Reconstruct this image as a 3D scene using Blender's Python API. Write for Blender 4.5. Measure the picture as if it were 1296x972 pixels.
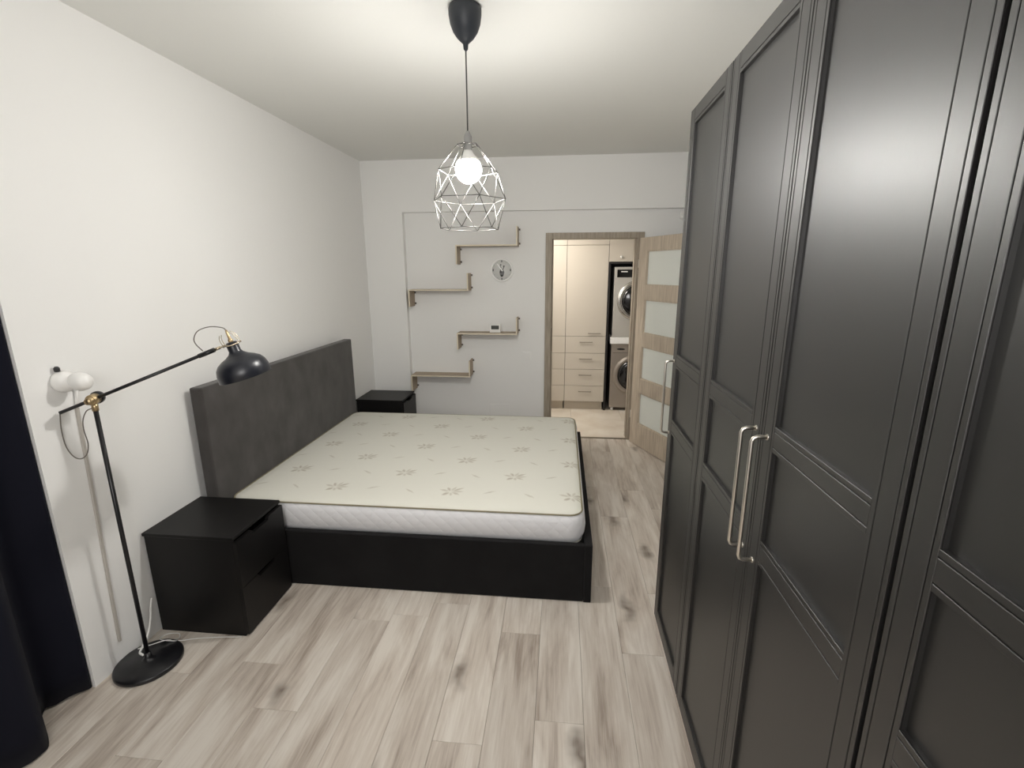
import bpy, bmesh, math, random
from mathutils import Vector, Matrix
random.seed(7)
for o in list(bpy.data.objects): bpy.data.objects.remove(o, do_unlink=True)
sc = bpy.context.scene
COL = sc.collection
PI = math.pi

# ---------------------------------------------------------------- camera, light, exposure
CX, CZ = 1.959, 1.739
YAW, PITCH, ROLL, FPX = 0.10244, 0.23381, -0.0041, 607.735
def make_camera():
    c, s = math.cos(YAW), math.sin(YAW)
    r = Vector((c, s, 0)); fw = Vector((-s, c, 0))
    cp, sp = math.cos(PITCH), math.sin(PITCH)
    F = fw*cp + Vector((0, 0, -sp)); U = fw*sp + Vector((0, 0, cp))
    cr, sr = math.cos(ROLL), math.sin(ROLL)
    R2 = r*cr + U*sr; U2 = U*cr - r*sr
    cd = bpy.data.cameras.new('camera'); cam = bpy.data.objects.new('camera', cd); COL.objects.link(cam)
    cd.sensor_fit = 'HORIZONTAL'; cd.sensor_width = 36.0; cd.lens = FPX/1296*36.0
    cd.clip_start = 0.02
    m = Matrix((R2, U2, -F)).transposed().to_4x4(); m.translation = (CX, 0, CZ)
    cam.matrix_world = m
    sc.camera = cam
make_camera()

w = bpy.data.worlds.new('world'); sc.world = w; w.use_nodes = True
w.node_tree.nodes['Background'].inputs[0].default_value = (0.02, 0.025, 0.04, 1)
w.node_tree.nodes['Background'].inputs[1].default_value = 0.3
sc.view_settings.view_transform = 'Standard'; sc.view_settings.look = 'None'
sc.view_settings.gamma = 1.0; sc.view_settings.use_curve_mapping = False
sc.view_settings.exposure = 0.13
BULB = 365.0          # radiance of the pendant's globe bulb
HALL = 22.0           # hallway ceiling lamp, watts

def area(name, loc, size, watts, col, rot=(0, 0, 0), sy=None):
    l = bpy.data.lights.new(name, 'AREA'); l.energy = watts; l.color = col
    l.size = size
    if sy: l.shape = 'RECTANGLE'; l.size_y = sy
    o = bpy.data.objects.new(name, l); COL.objects.link(o); o.location = loc; o.rotation_euler = rot
    return o
area('hall_ceiling_light', (1.45, 5.18, 2.46), 0.6, HALL, (1.0, 0.94, 0.87), sy=0.2)
# unseen soft light added behind the camera, for the surfaces facing it
def point(name, loc, r, watts, col):
    l = bpy.data.lights.new(name, 'POINT'); l.energy = watts; l.color = col; l.shadow_soft_size = r
    o = bpy.data.objects.new(name, l); COL.objects.link(o); o.location = loc
point('rear_fill_light', (1.75, -0.62, 1.95), 0.38, 52.0, (1.0, 0.98, 0.965))

# ---------------------------------------------------------------- materials
def mat(name, col, rough=0.5, metal=0.0, bump=None, var=None, spec=0.5, **kw):
    m = bpy.data.materials.new(name); m.use_nodes = True
    nt = m.node_tree; b = nt.nodes['Principled BSDF']
    b.inputs['Base Color'].default_value = (*col, 1); b.inputs['Roughness'].default_value = rough
    b.inputs['Metallic'].default_value = metal; b.inputs['Specular IOR Level'].default_value = spec
    for k, v in kw.items(): b.inputs[k.replace('_', ' ')].default_value = v
    tc = nt.nodes.new('ShaderNodeTexCoord')
    def noise(scale, detail, vec):
        mp = nt.nodes.new('ShaderNodeMapping'); mp.inputs['Scale'].default_value = vec
        nt.links.new(tc.outputs['Object'], mp.inputs[0])
        n = nt.nodes.new('ShaderNodeTexNoise'); n.inputs['Scale'].default_value = scale; n.inputs['Detail'].default_value = detail
        nt.links.new(mp.outputs[0], n.inputs['Vector']); return n
    if bump:
        scale, vec, strength, dist = bump
        n = noise(scale, 3, vec); bp = nt.nodes.new('ShaderNodeBump')
        bp.inputs['Strength'].default_value = strength; bp.inputs['Distance'].default_value = dist
        nt.links.new(n.outputs[0], bp.inputs['Height']); nt.links.new(bp.outputs[0], b.inputs['Normal'])
    if var:
        scale, vec, c2 = var[:3]
        n = noise(scale, 5, vec); rp = nt.nodes.new('ShaderNodeValToRGB')
        lo, hi = var[3] if len(var) > 3 else (0.3, 0.7)
        rp.color_ramp.elements[0].position = lo; rp.color_ramp.elements[1].position = hi
        rp.color_ramp.elements[0].color = (*col, 1); rp.color_ramp.elements[1].color = (*c2, 1)
        nt.links.new(n.outputs[0], rp.inputs[0]); nt.links.new(rp.outputs[0], b.inputs['Base Color'])
    return m

def emit(name, col, s):
    m = bpy.data.materials.new(name); m.use_nodes = True; nt = m.node_tree; nt.nodes.clear()
    e = nt.nodes.new('ShaderNodeEmission'); o = nt.nodes.new('ShaderNodeOutputMaterial')
    e.inputs[0].default_value = (*col, 1); e.inputs[1].default_value = s; nt.links.new(e.outputs[0], o.inputs[0]); return m

WALL = mat('wall_paint', (0.87, 0.865, 0.85), 0.85, bump=(260, (1, 1, 1), 0.08, 0.001), spec=0.25)
CEIL = mat('ceiling_paint', (0.80, 0.80, 0.77), 0.9, spec=0.2)
BLACKBROWN = mat('black_brown_foil', (0.004, 0.0035, 0.003), 0.42, bump=(160, (1, 1, 0.5), 0.08, 0.0005), spec=0.95, Coat_Weight=0.35, Coat_Roughness=0.6)
PANELM = mat('black_brown_panel', (0.004, 0.0035, 0.003), 0.42, bump=(160, (1, 1, 0.5), 0.08, 0.0005), spec=0.95, Coat_Weight=0.35, Coat_Roughness=0.6)
NIGHT = mat('black_nightstand_foil', (0.006, 0.0055, 0.0055), 0.45, bump=(60, (1, 1, 1), 0.06, 0.0006), spec=0.3)
GROOVE = mat('dark_gap', (0.004, 0.004, 0.004), 0.8, spec=0.1)
NICKEL = mat('brushed_nickel', (0.72, 0.68, 0.62), 0.28, 1.0)
WIRE = mat('cage_wire', (0.13, 0.127, 0.12), 0.45, 0.5)
BRASS = mat('brass', (0.55, 0.42, 0.25), 0.3, 1.0)
BLACKM = mat('black_metal', (0.010, 0.010, 0.012), 0.3, spec=0.5)
SHADEM = mat('shade_lacquer', (0.012, 0.014, 0.021), 0.33, spec=0.6)
CANOPYM = mat('canopy_plastic', (0.022, 0.026, 0.033), 0.45)
WHITEP = mat('white_plastic', (0.90, 0.89, 0.865), 0.35)
WHITEIN = mat('white_inside', (0.75, 0.74, 0.72), 0.5)
GREYC = mat('grey_cord', (0.17, 0.15, 0.13), 0.7)
TRUNK = mat('conduit', (0.50, 0.47, 0.43), 0.6)
TRUNKB = mat('conduit_side', (0.20, 0.16, 0.11), 0.7)
HEADB = mat('charcoal_velour', (0.042, 0.038, 0.036), 0.95, bump=(700, (1, 1, 1), 0.3, 0.0012), var=(7, (1, 1, 0.7), (0.076, 0.070, 0.067), (0.3, 0.72)), spec=0.2, Sheen_Weight=0.25)
FRAMEF = mat('charcoal_bed_cover', (0.010, 0.0095, 0.010), 0.9, bump=(600, (1, 1, 1), 0.25, 0.001), var=(9, (1, 1, 1), (0.014, 0.0135, 0.014)), spec=0.15, Sheen_Weight=0.03)
CURT = mat('navy_curtain', (0.007, 0.0075, 0.014), 0.9, bump=(500, (1, 1, 1), 0.3, 0.001), spec=0.15, Sheen_Weight=0.03)
PIPE = mat('olive_piping', (0.26, 0.23, 0.15), 0.8)
PIPEL = mat('pale_piping', (0.62, 0.60, 0.53), 0.8)
CABM = mat('beige_laminate', (0.56, 0.51, 0.435), 0.5, spec=0.4)
KICKM = mat('beige_plinth', (0.46, 0.40, 0.32), 0.5)
DARKH = mat('handle_steel', (0.28, 0.25, 0.20), 0.35, 0.9)
SILV = mat('dryer_silver', (0.52, 0.50, 0.46), 0.35, 0.35)
SILV2 = mat('washer_silver', (0.33, 0.29, 0.25), 0.35, 0.45)
CHROME = mat('chrome_ring', (0.62, 0.60, 0.57), 0.18, 1.0)
BGLASS = mat('black_glass', (0.006, 0.006, 0.007), 0.08)
LCD = mat('lcd_dark', (0.06, 0.065, 0.055), 0.3)
INK = mat('dark_ink', (0.035, 0.035, 0.035), 0.6)
INK2 = mat('grey_ink', (0.16, 0.16, 0.16), 0.6)
CLOCKF = mat('clock_face', (0.68, 0.68, 0.66), 0.6)
TILEM = mat('hall_tile', (0.62, 0.54, 0.44), 0.4, var=(3.2, (1, 1, 1), (0.74, 0.68, 0.59), (0.35, 0.65)))
NIGHTGLASS = mat('night_glass', (0.01, 0.012, 0.02), 0.05)
OAKB = mat('shelf_board', (0.34, 0.26, 0.18), 0.5, bump=(30, (0.4, 6, 6), 0.2, 0.0008), var=(26, (0.25, 3, 3), (0.46, 0.37, 0.27)))
OAKE = mat('shelf_edge', (0.78, 0.70, 0.55), 0.5)

def oak(name, a, b, vec):
    return mat(name, a, 0.5, var=(9, vec, b, (0.32, 0.68)), bump=(40, vec, 0.15, 0.0006), spec=0.4)
DOORW_V = oak('door_oak_upright', (0.48, 0.40, 0.31), (0.66, 0.57, 0.46), (7, 7, 0.5))
DOORW_H = oak('door_oak_rails', (0.48, 0.40, 0.31), (0.66, 0.57, 0.46), (7, 7, 0.5))
JAMB = oak('door_frame_oak', (0.29, 0.245, 0.19), (0.43, 0.37, 0.295), (8, 8, 0.6))

def glass_mat():
    m = bpy.data.materials.new('frosted_glass'); m.use_nodes = True; nt = m.node_tree
    b = nt.nodes['Principled BSDF']; b.inputs['Base Color'].default_value = (0.94, 0.97, 0.92, 1); b.inputs['Roughness'].default_value = 0.35
    t = nt.nodes.new('ShaderNodeBsdfTranslucent'); t.inputs[0].default_value = (0.90, 0.93, 0.88, 1)
    mx = nt.nodes.new('ShaderNodeMixShader'); mx.inputs[0].default_value = 0.15
    nt.links.new(b.outputs[0], mx.inputs[1]); nt.links.new(t.outputs[0], mx.inputs[2])
    nt.links.new(mx.outputs[0], nt.nodes['Material Output'].inputs[0]); return m
FROST = glass_mat()

class NG:                                              # tiny helper for node maths
    def __init__(s, nt): s.nt = nt
    def m(s, op, a, b=None, c=None, clamp=False):
        n = s.nt.nodes.new('ShaderNodeMath'); n.operation = op; n.use_clamp = clamp
        for i, v in enumerate((a, b, c)):
            if v is None: continue
            if isinstance(v, (int, float)): n.inputs[i].default_value = v
            else: s.nt.links.new(v, n.inputs[i])
        return n.outputs[0]

def plank_mat():
    m = bpy.data.materials.new('oak_laminate'); m.use_nodes = True; nt = m.node_tree; L = nt.links
    b = nt.nodes['Principled BSDF']; b.inputs['Roughness'].default_value = 0.42; b.inputs['Specular IOR Level'].default_value = 0.35
    g = NG(nt)
    tc = nt.nodes.new('ShaderNodeTexCoord'); oi = nt.nodes.new('ShaderNodeObjectInfo')
    off = nt.nodes.new('ShaderNodeVectorMath'); off.operation = 'MULTIPLY_ADD'
    cmb = nt.nodes.new('ShaderNodeCombineXYZ'); L.new(oi.outputs['Random'], cmb.inputs[0]); L.new(oi.outputs['Random'], cmb.inputs[1]); L.new(oi.outputs['Random'], cmb.inputs[2])
    off.inputs[1].default_value = (37, 91, 53); L.new(cmb.outputs[0], off.inputs[0]); L.new(tc.outputs['Object'], off.inputs[2])
    def noise(vec, scale, detail, rough=0.5, dist=0.0):
        mp = nt.nodes.new('ShaderNodeMapping'); mp.inputs['Scale'].default_value = vec; L.new(off.outputs[0], mp.inputs[0])
        n = nt.nodes.new('ShaderNodeTexNoise'); n.inputs['Scale'].default_value = scale; n.inputs['Detail'].default_value = detail
        n.inputs['Roughness'].default_value = rough; n.inputs['Distortion'].default_value = dist
        L.new(mp.outputs[0], n.inputs['Vector']); return n.outputs[0]
    broad = noise((4.0, 0.7, 1), 2.4, 4, 0.55, 0.6)
    fine = noise((26, 1.3, 1), 3.2, 6, 0.65, 0.3)
    hair = noise((110, 3.0, 1), 2.0, 3, 0.6)
    def ramp(f, els):
        r = nt.nodes.new('ShaderNodeValToRGB'); L.new(f, r.inputs[0])
        r.color_ramp.elements[0].position = els[0][0]; r.color_ramp.elements[0].color = (*els[0][1], 1)
        r.color_ramp.elements[1].position = els[-1][0]; r.color_ramp.elements[1].color = (*els[-1][1], 1)
        for p_, c_ in els[1:-1]:
            e = r.color_ramp.elements.new(p_); e.color = (*c_, 1)
        return r.outputs[0]
    mixv = g.m('ADD', g.m('MULTIPLY', broad, 0.62), g.m('ADD', g.m('MULTIPLY', fine, 0.30), g.m('MULTIPLY', hair, 0.08)))
    base = ramp(mixv, [(0.34, (0.37, 0.295, 0.235)), (0.46, (0.575, 0.495, 0.415)), (0.60, (0.72, 0.655, 0.575))])
    # knots: sparse voronoi cells, elongated dark smudges
    mp = nt.nodes.new('ShaderNodeMapping'); mp.inputs['Scale'].default_value = (1.0, 0.42, 1); L.new(off.outputs[0], mp.inputs[0])
    nz = nt.nodes.new('ShaderNodeTexNoise'); nz.inputs['Scale'].default_value = 9; L.new(off.outputs[0], nz.inputs['Vector'])
    vm = nt.nodes.new('ShaderNodeVectorMath'); vm.operation = 'MULTIPLY_ADD'; vm.inputs[1].default_value = (0.10, 0.10, 0)
    L.new(nz.outputs['Color'], vm.inputs[0]); L.new(mp.outputs[0], vm.inputs[2])
    vo = nt.nodes.new('ShaderNodeTexVoronoi'); vo.voronoi_dimensions = '2D'; vo.inputs['Scale'].default_value = 3.6; L.new(vm.outputs[0], vo.inputs['Vector'])
    sep = nt.nodes.new('ShaderNodeSeparateColor'); L.new(vo.outputs['Color'], sep.inputs[0])
    gate = g.m('GREATER_THAN', sep.outputs[0], 0.62)
    kn = g.m('MULTIPLY', g.m('SUBTRACT', 1.0, g.m('DIVIDE', vo.outputs['Distance'], 0.20), clamp=True), gate)
    kn = g.m('MULTIPLY', g.m('POWER', kn, 1.4), g.m('ADD', 0.45, fine), clamp=True)
    mx = nt.nodes.new('ShaderNodeMix'); mx.data_type = 'RGBA'; L.new(g.m('MULTIPLY', kn, 1.05, clamp=True), mx.inputs['Factor']); L.new(base, mx.inputs['A']); mx.inputs['B'].default_value = (0.20, 0.155, 0.12, 1)
    # plank to plank tone
    hv = nt.nodes.new('ShaderNodeHueSaturation'); L.new(mx.outputs['Result'], hv.inputs['Color']); hv.inputs['Saturation'].default_value = 0.86
    L.new(g.m('ADD', 0.93, g.m('MULTIPLY', oi.outputs['Random'], 0.11)), hv.inputs['Value'])
    L.new(hv.outputs[0], b.inputs['Base Color'])
    bp = nt.nodes.new('ShaderNodeBump'); bp.inputs['Strength'].default_value = 0.12; bp.inputs['Distance'].default_value = 0.001
    L.new(fine, bp.inputs['Height']); L.new(bp.outputs[0], b.inputs['Normal'])
    return m
PLANK = plank_mat()

def ticking_mat():
    """off-white mattress ticking with printed leaf fans and single sprigs"""
    m = bpy.data.materials.new('leaf_ticking'); m.use_nodes = True; nt = m.node_tree; L = nt.links
    b = nt.nodes['Principled BSDF']; b.inputs['Roughness'].default_value = 0.85; b.inputs['Specular IOR Level'].default_value = 0.2
    b.inputs['Sheen Weight'].default_value = 0.1
    g = NG(nt); tc = nt.nodes.new('ShaderNodeTexCoord'); sp = nt.nodes.new('ShaderNodeSeparateXYZ')
    nz = nt.nodes.new('ShaderNodeTexNoise'); nz.inputs['Scale'].default_value = 45; L.new(tc.outputs['Object'], nz.inputs['Vector'])
    vm = nt.nodes.new('ShaderNodeVectorMath'); vm.operation = 'MULTIPLY_ADD'; vm.inputs[1].default_value = (0.012, 0.012, 0)
    L.new(nz.outputs['Color'], vm.inputs[0]); L.new(tc.outputs['Object'], vm.inputs[2]); L.new(vm.outputs[0], sp.inputs[0])
    PX, PY = 0.69, 0.46
    def wrap(v, o, per):                                # to [-per/2, per/2]
        return g.m('WRAP', g.m('SUBTRACT', v, o), per/2, -per/2)
    def seg(x, y, x0, y0, x1, y1, r0, r1, soft):
        dx, dy = x1-x0, y1-y0; l2 = dx*dx+dy*dy
        ax = g.m('SUBTRACT', x, x0); ay = g.m('SUBTRACT', y, y0)
        t = g.m('DIVIDE', g.m('ADD', g.m('MULTIPLY', ax, dx), g.m('MULTIPLY', ay, dy)), l2, clamp=True)
        ex = g.m('SUBTRACT', ax, g.m('MULTIPLY', t, dx)); ey = g.m('SUBTRACT', ay, g.m('MULTIPLY', t, dy))
        d = g.m('SQRT', g.m('ADD', g.m('MULTIPLY', ex, ex), g.m('MULTIPLY', ey, ey)))
        # leaf: widest in the middle
        r = g.m('ADD', r0, g.m('MULTIPLY', g.m('MULTIPLY', t, g.m('SUBTRACT', 1.0, t)), 4*(r1-r0)))
        return g.m('DIVIDE', g.m('SUBTRACT', r, d), soft, clamp=True)
    tot = None
    for ox, oy in ((0.656, 2.487), (0.656+PX/2, 2.487+PY/2)):
        x = wrap(sp.outputs[0], ox+0.006, PX); y = wrap(sp.outputs[1], oy+0.006, PY)
        for k, (ang, ln, wd) in enumerate(((8, .080, .015), (40, .090, .014), (72, .075, .013), (115, .065, .014), (158, .078, .015), (-28, .068, .013), (-75, .050, .014), (-135, .062, .017))):
            a = math.radians(ang)
            v = seg(x, y, 0.006*math.cos(a), 0.006*math.sin(a), ln*math.cos(a), ln*math.sin(a), 0.002, wd, 0.013)
            v = g.m('MULTIPLY', v, 0.85 if k % 2 else 0.6)
            tot = v if tot is None else g.m('MAXIMUM', tot, v)
        for (sx, sy, a, ln) in ((0.113, -0.232, -38, .046), (0.231, 0.020, 28, .048)):
            a = math.radians(a); c, s = math.cos(a)*ln, math.sin(a)*ln
            x2 = wrap(sp.outputs[0], ox+sx, PX); y2 = wrap(sp.outputs[1], oy+sy, PY)
            v = g.m('MULTIPLY', seg(x2, y2, -c, -s, c, s, 0.001, 0.011, 0.011), 0.6)
            tot = g.m('MAXIMUM', tot, v)
    # only on the upper face
    geo = nt.nodes.new('ShaderNodeNewGeometry'); s2 = nt.nodes.new('ShaderNodeSeparateXYZ'); L.new(geo.outputs['Normal'], s2.inputs[0])
    tot = g.m('MULTIPLY', tot, g.m('GREATER_THAN', s2.outputs[2], 0.5))
    mx = nt.nodes.new('ShaderNodeMix'); mx.data_type = 'RGBA'; L.new(g.m('MULTIPLY', tot, 0.85), mx.inputs['Factor'])
    mx.inputs['A'].default_value = (0.73, 0.72, 0.65, 1); mx.inputs['B'].default_value = (0.39, 0.34, 0.26, 1)
    L.new(mx.outputs['Result'], b.inputs['Base Color'])
    n2 = nt.nodes.new('ShaderNodeTexNoise'); n2.inputs['Scale'].default_value = 14; n2.inputs['Detail'].default_value = 6; L.new(tc.outputs['Object'], n2.inputs['Vector'])
    bp = nt.nodes.new('ShaderNodeBump'); bp.inputs['Strength'].default_value = 0.25; bp.inputs['Distance'].default_value = 0.006
    L.new(n2.outputs[0], bp.inputs['Height']); L.new(bp.outputs[0], b.inputs['Normal'])
    return m
TICK = ticking_mat()

def quilt_mat():
    m = bpy.data.materials.new('quilted_side'); m.use_nodes = True; nt = m.node_tree; L = nt.links
    b = nt.nodes['Principled BSDF']; b.inputs['Roughness'].default_value = 0.7; b.inputs['Base Color'].default_value = (0.80, 0.80, 0.82, 1)
    b.inputs['Specular IOR Level'].default_value = 0.3
    g = NG(nt); tc = nt.nodes.new('ShaderNodeTexCoord'); sp = nt.nodes.new('ShaderNodeSeparateXYZ'); L.new(tc.outputs['Object'], sp.inputs[0])
    h = g.m('ADD', sp.outputs[0], sp.outputs[1])
    def tri(v):                                        # padded rows between diagonal stitch lines
        return g.m('POWER', g.m('ABSOLUTE', g.m('SINE', g.m('MULTIPLY', v, PI/0.072))), 0.5)
    a = tri(g.m('ADD', h, sp.outputs[2])); c = tri(g.m('SUBTRACT', h, sp.outputs[2]))
    bp = nt.nodes.new('ShaderNodeBump'); bp.inputs['Strength'].default_value = 0.35; bp.inputs['Distance'].default_value = 0.004
    L.new(g.m('MULTIPLY', a, c), bp.inputs['Height']); L.new(bp.outputs[0], b.inputs['Normal'])
    return m
QUILT = quilt_mat()

# ---------------------------------------------------------------- mesh helpers
def nb(): return bmesh.new()
def box(bm, x0, x1, y0, y1, z0, z1, bev=0.0, seg=1):
    vs = [bm.verts.new((x, y, z)) for z in (z0, z1) for y in (y0, y1) for x in (x0, x1)]
    f = [(0, 2, 3, 1), (4, 5, 7, 6), (0, 1, 5, 4), (2, 6, 7, 3), (0, 4, 6, 2), (1, 3, 7, 5)]
    fs = [bm.faces.new([vs[i] for i in q]) for q in f]
    if bev > 0:
        es = list({e for fc in fs for e in fc.edges})
        bmesh.ops.bevel(bm, geom=es, offset=bev, segments=seg, affect='EDGES', profile=0.5)
    return bm
def frame_axes(d):
    d = Vector(d).normalized(); a = Vector((0, 0, 1)) if abs(d.z) < 0.9 else Vector((1, 0, 0))
    u = d.cross(a).normalized(); return u, d.cross(u).normalized(), d
def lathe(bm, prof, org=(0, 0, 0), axis=(0, 0, 1), n=32, cap=True, smooth=True):
    u, v, d = frame_axes(axis); org = Vector(org); rings = []
    for r, h in prof:
        rings.append([bm.verts.new(org + d*h + (u*math.cos(2*PI*k/n) + v*math.sin(2*PI*k/n))*max(r, 1e-5)) for k in range(n)])
    for a, b in zip(rings, rings[1:]):
        for k in range(n):
            f = bm.faces.new((a[k], a[(k+1) % n], b[(k+1) % n], b[k])); f.smooth = smooth
    if cap:
        for R in (rings[0], rings[-1]):
            if (R[0].co-R[n//2].co).length > 1e-3: bm.faces.new(R)
    bmesh.ops.recalc_face_normals(bm, faces=bm.faces); return bm
def cyl(bm, a, b, r, n=16, r2=None):
    a = Vector(a); b = Vector(b); return lathe(bm, [(r, 0), (r if r2 is None else r2, (b-a).length)], a, b-a, n)
def catmull(pts, n=8):
    P = [Vector(p) for p in pts]; P = [P[0]*2-P[1]] + P + [P[-1]*2-P[-2]]; out = []
    for i in range(1, len(P)-2):
        for k in range(n):
            t = k/n; p0, p1, p2, p3 = P[i-1:i+3]
            out.append(0.5*((2*p1)+(p2-p0)*t+(2*p0-5*p1+4*p2-p3)*t*t+(3*p1-p0-3*p2+p3)*t**3))
    out.append(P[-2]); return out
def tube(bm, pts, r, n=8, smooth_path=True, k=8, closed=False):
    P = catmull(pts, k) if smooth_path else [Vector(p) for p in pts]
    rings = []; u = None
    for i, p in enumerate(P):
        if closed: d = (P[(i+1) % len(P)]-P[i-1]).normalized()
        else: d = (P[min(i+1, len(P)-1)]-P[max(i-1, 0)]).normalized()
        if u is None: u, _, _ = frame_axes(d)
        u = (u-d*u.dot(d)).normalized(); v = d.cross(u)
        rings.append([bm.verts.new(p+(u*math.cos(2*PI*j/n)+v*math.sin(2*PI*j/n))*r) for j in range(n)])
    pairs = list(zip(rings, rings[1:]))
    if closed: pairs.append((rings[-1], rings[0]))
    for a, b in pairs:
        for j in range(n):
            f = bm.faces.new((a[j], a[(j+1) % n], b[(j+1) % n], b[j])); f.smooth = True
    if not closed: bm.faces.new(rings[0]); bm.faces.new(rings[-1])
    bmesh.ops.recalc_face_normals(bm, faces=bm.faces); return bm
def sphere(bm, c, r, sx=1, sy=1, sz=1, n=24):
    m = Matrix.Translation(c) @ Matrix.Diagonal((sx, sy, sz, 1))
    ret = bmesh.ops.create_uvsphere(bm, u_segments=n, v_segments=n//2, radius=r, matrix=m)
    for v in ret['verts']:
        for f in v.link_faces: f.smooth = True
    return bm
def prism(bm, pts, vec):                                # planar polygon extruded by vec
    a = [bm.verts.new(p) for p in pts]; b = [bm.verts.new(Vector(p)+Vector(vec)) for p in pts]; n = len(a)
    bm.faces.new(a); bm.faces.new(b[::-1])
    for k in range(n): bm.faces.new((a[k], b[k], b[(k+1) % n], a[(k+1) % n]))
    bmesh.ops.recalc_face_normals(bm, faces=bm.faces); return bm

def PW(o):
    m = Matrix.Identity(4)
    while o: m = Matrix.LocRotScale(o.location, o.rotation_euler, o.scale) @ m; o = o.parent
    return m
def obj(name, bm, m, parent=None, org=None, local=False):
    """bm is in world coordinates (unless local); the object's origin is the parent's, or org"""
    me = bpy.data.meshes.new(name)
    if not local:
        T = PW(parent) if parent else Matrix.Identity(4)
        if org: T = T @ Matrix.Translation(PW(parent).inverted() @ Vector(org)) if parent else Matrix.Translation(org)
        bmesh.ops.transform(bm, matrix=T.inverted(), verts=bm.verts)
    bm.to_mesh(me); bm.free(); me.materials.append(m)
    o = bpy.data.objects.new(name, me); COL.objects.link(o)
    if parent: o.parent = parent
    if org: o.location = (PW(parent).inverted() @ Vector(org)) if parent else org
    return o
def thing(name, label, cat, loc=(0, 0, 0), rz=0, group=None):
    o = bpy.data.objects.new(name, None); COL.objects.link(o); o.empty_display_size = 0.05
    o.location = loc; o.rotation_euler = (0, 0, rz); return tag(o, label, cat, group)
def tag(o, label=None, cat=None, group=None):
    if label: o['label'] = label
    if cat: o['category'] = cat
    if group: o['group'] = group
    return o
def struct(name, bm, m, parent=None):
    o = obj(name, bm, m, parent)
    if not parent: o['kind'] = 'structure'
    return o
def copy_tree(o, parent=None):
    c = o.copy(); COL.objects.link(c)
    if parent: c.parent = parent
    for ch in list(o.children): copy_tree(ch, c)
    return c

# ---------------------------------------------------------------- room shell
H, D, R = 2.759, 4.805, 0.071          # ceiling height, beam plane, recess depth
RW = 3.09                              # right wall
YB = -1.10                             # wall behind the camera
W = D + R                              # recessed wall plane
bm = nb(); box(bm, -0.45, RW+0.1, YB-0.1, 4.97, -0.12, -0.008)
floor = struct('floor', bm, mat('underlay', (0.05, 0.04, 0.03), 0.9))
bm = nb(); box(bm, -0.5, RW+0.15, YB-0.15, 5.0, H, H+0.12); struct('ceiling', bm, CEIL)
# left wall, with the window recess near the camera
bm = nb(); box(bm, -0.12, 0, 1.515, 4.97, -0.1, H); box(bm, -0.12, 0, -0.75, 1.515, 2.50, H); box(bm, -0.12, 0, YB-.1, -0.75, -0.1, H)
struct('wall_left', bm, WALL)
bm = nb(); box(bm, -0.40, -0.30, -0.75, 1.515, -0.1, 0.25); box(bm, -0.40, -0.30, -0.75, 1.515, 2.35, 2.50)
box(bm, -0.40, -0.12, 1.515, 1.60, -0.1, H); box(bm, -0.40, -0.12, -0.83, -0.75, -0.1, H); box(bm, -0.40, -0.12, -0.75, 1.515, 2.50, H)
struct('wall_window_recess', bm, WALL)
win = thing('window_1', None, None, (-0.35, 0.38, 0.25)); win['kind'] = 'structure'
bm = nb(); box(bm, -0.385, -0.315, -0.75, 1.515, 0.25, 0.31); box(bm, -0.385, -0.315, -0.75, 1.515, 2.29, 2.35)
for y in (-0.75, 0.35, 1.455): box(bm, -0.385, -0.315, y, y+0.06, 0.31, 2.29)
obj('window_frame', bm, WHITEP, win)
for y in (-0.69, 0.41):
    bm = nb(); box(bm, -0.355, -0.345, y, y+1.045, 0.31, 2.29); obj('glass_pane', bm, NIGHTGLASS, win)
bm = nb(); box(bm, RW, RW+0.1, YB-.1, 5.0, -0.1, H); struct('wall_right', bm, WALL)
bm = nb(); box(bm, -0.12, RW+.1, YB-0.1, YB, -0.1, H); struct('wall_rear', bm, WALL)
# back wall: column, beam, recessed wall with the doorway
DX0, DX1, DZ = 1.843, 2.681, 2.040
bm = nb()
box(bm, 0, 0.392, D, W+0.13, -0.1, H); box(bm, 0.392, RW, D, W+0.13, 2.288, H)
box(bm, 0.392, DX0, W, W+0.13, -0.1, 2.288); box(bm, DX1, RW, W, W+0.13, -0.1, 2.288); box(bm, DX0, DX1, W, W+0.13, DZ, 2.288)
struct('wall_back', bm, WALL)

# floor planks, each an object of its own
PWD = 0.192; X0 = 2.078
ends = {-2: 1.926, -1: 1.12, 0: 1.545, 1: 0.72, 2: 1.422, 3: 0.90, 4: 2.077, 5: 0.74, 6: 1.488, 7: 1.709, 8: 1.25, 9: 1.62}
PLEN = 1.285
full = {}
def plank_bm(wd, ln):
    b_ = nb(); box(b_, -wd/2+0.0004, wd/2-0.0004, -ln/2+0.0004, ln/2-0.0004, -0.008, 0, bev=0.0011); return b_
rnd = random.Random(3)
for k in range(-6, 14):
    xa, xb = X0-PWD*k-PWD, X0-PWD*k
    ya = ends.get(k-0, None)
    if ya is None: ya = rnd.uniform(0.3, 1.6)
    x0c, x1c = max(xa, -0.30), min(xb, RW)
    if x1c-x0c < 0.02: continue
    y = ya
    while y > YB: y -= PLEN
    while y < 4.955:
        y0, y1 = max(y, YB), min(y+PLEN, 4.90)
        if x1c < 0.02: y0, y1 = max(y0, -0.75), min(y1, 1.515)
        if y1-y0 > 0.02:
            key = (round(x1c-x0c, 3), round(y1-y0, 3))
            if key in full:
                o = full[key].copy(); COL.objects.link(o)
            else:
                o = obj('plank', plank_bm(x1c-x0c, y1-y0), PLANK, floor, local=True); full[key] = o
            o.location = ((x0c+x1c)/2, (y0+y1)/2, 0)
        y += PLEN

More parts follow.
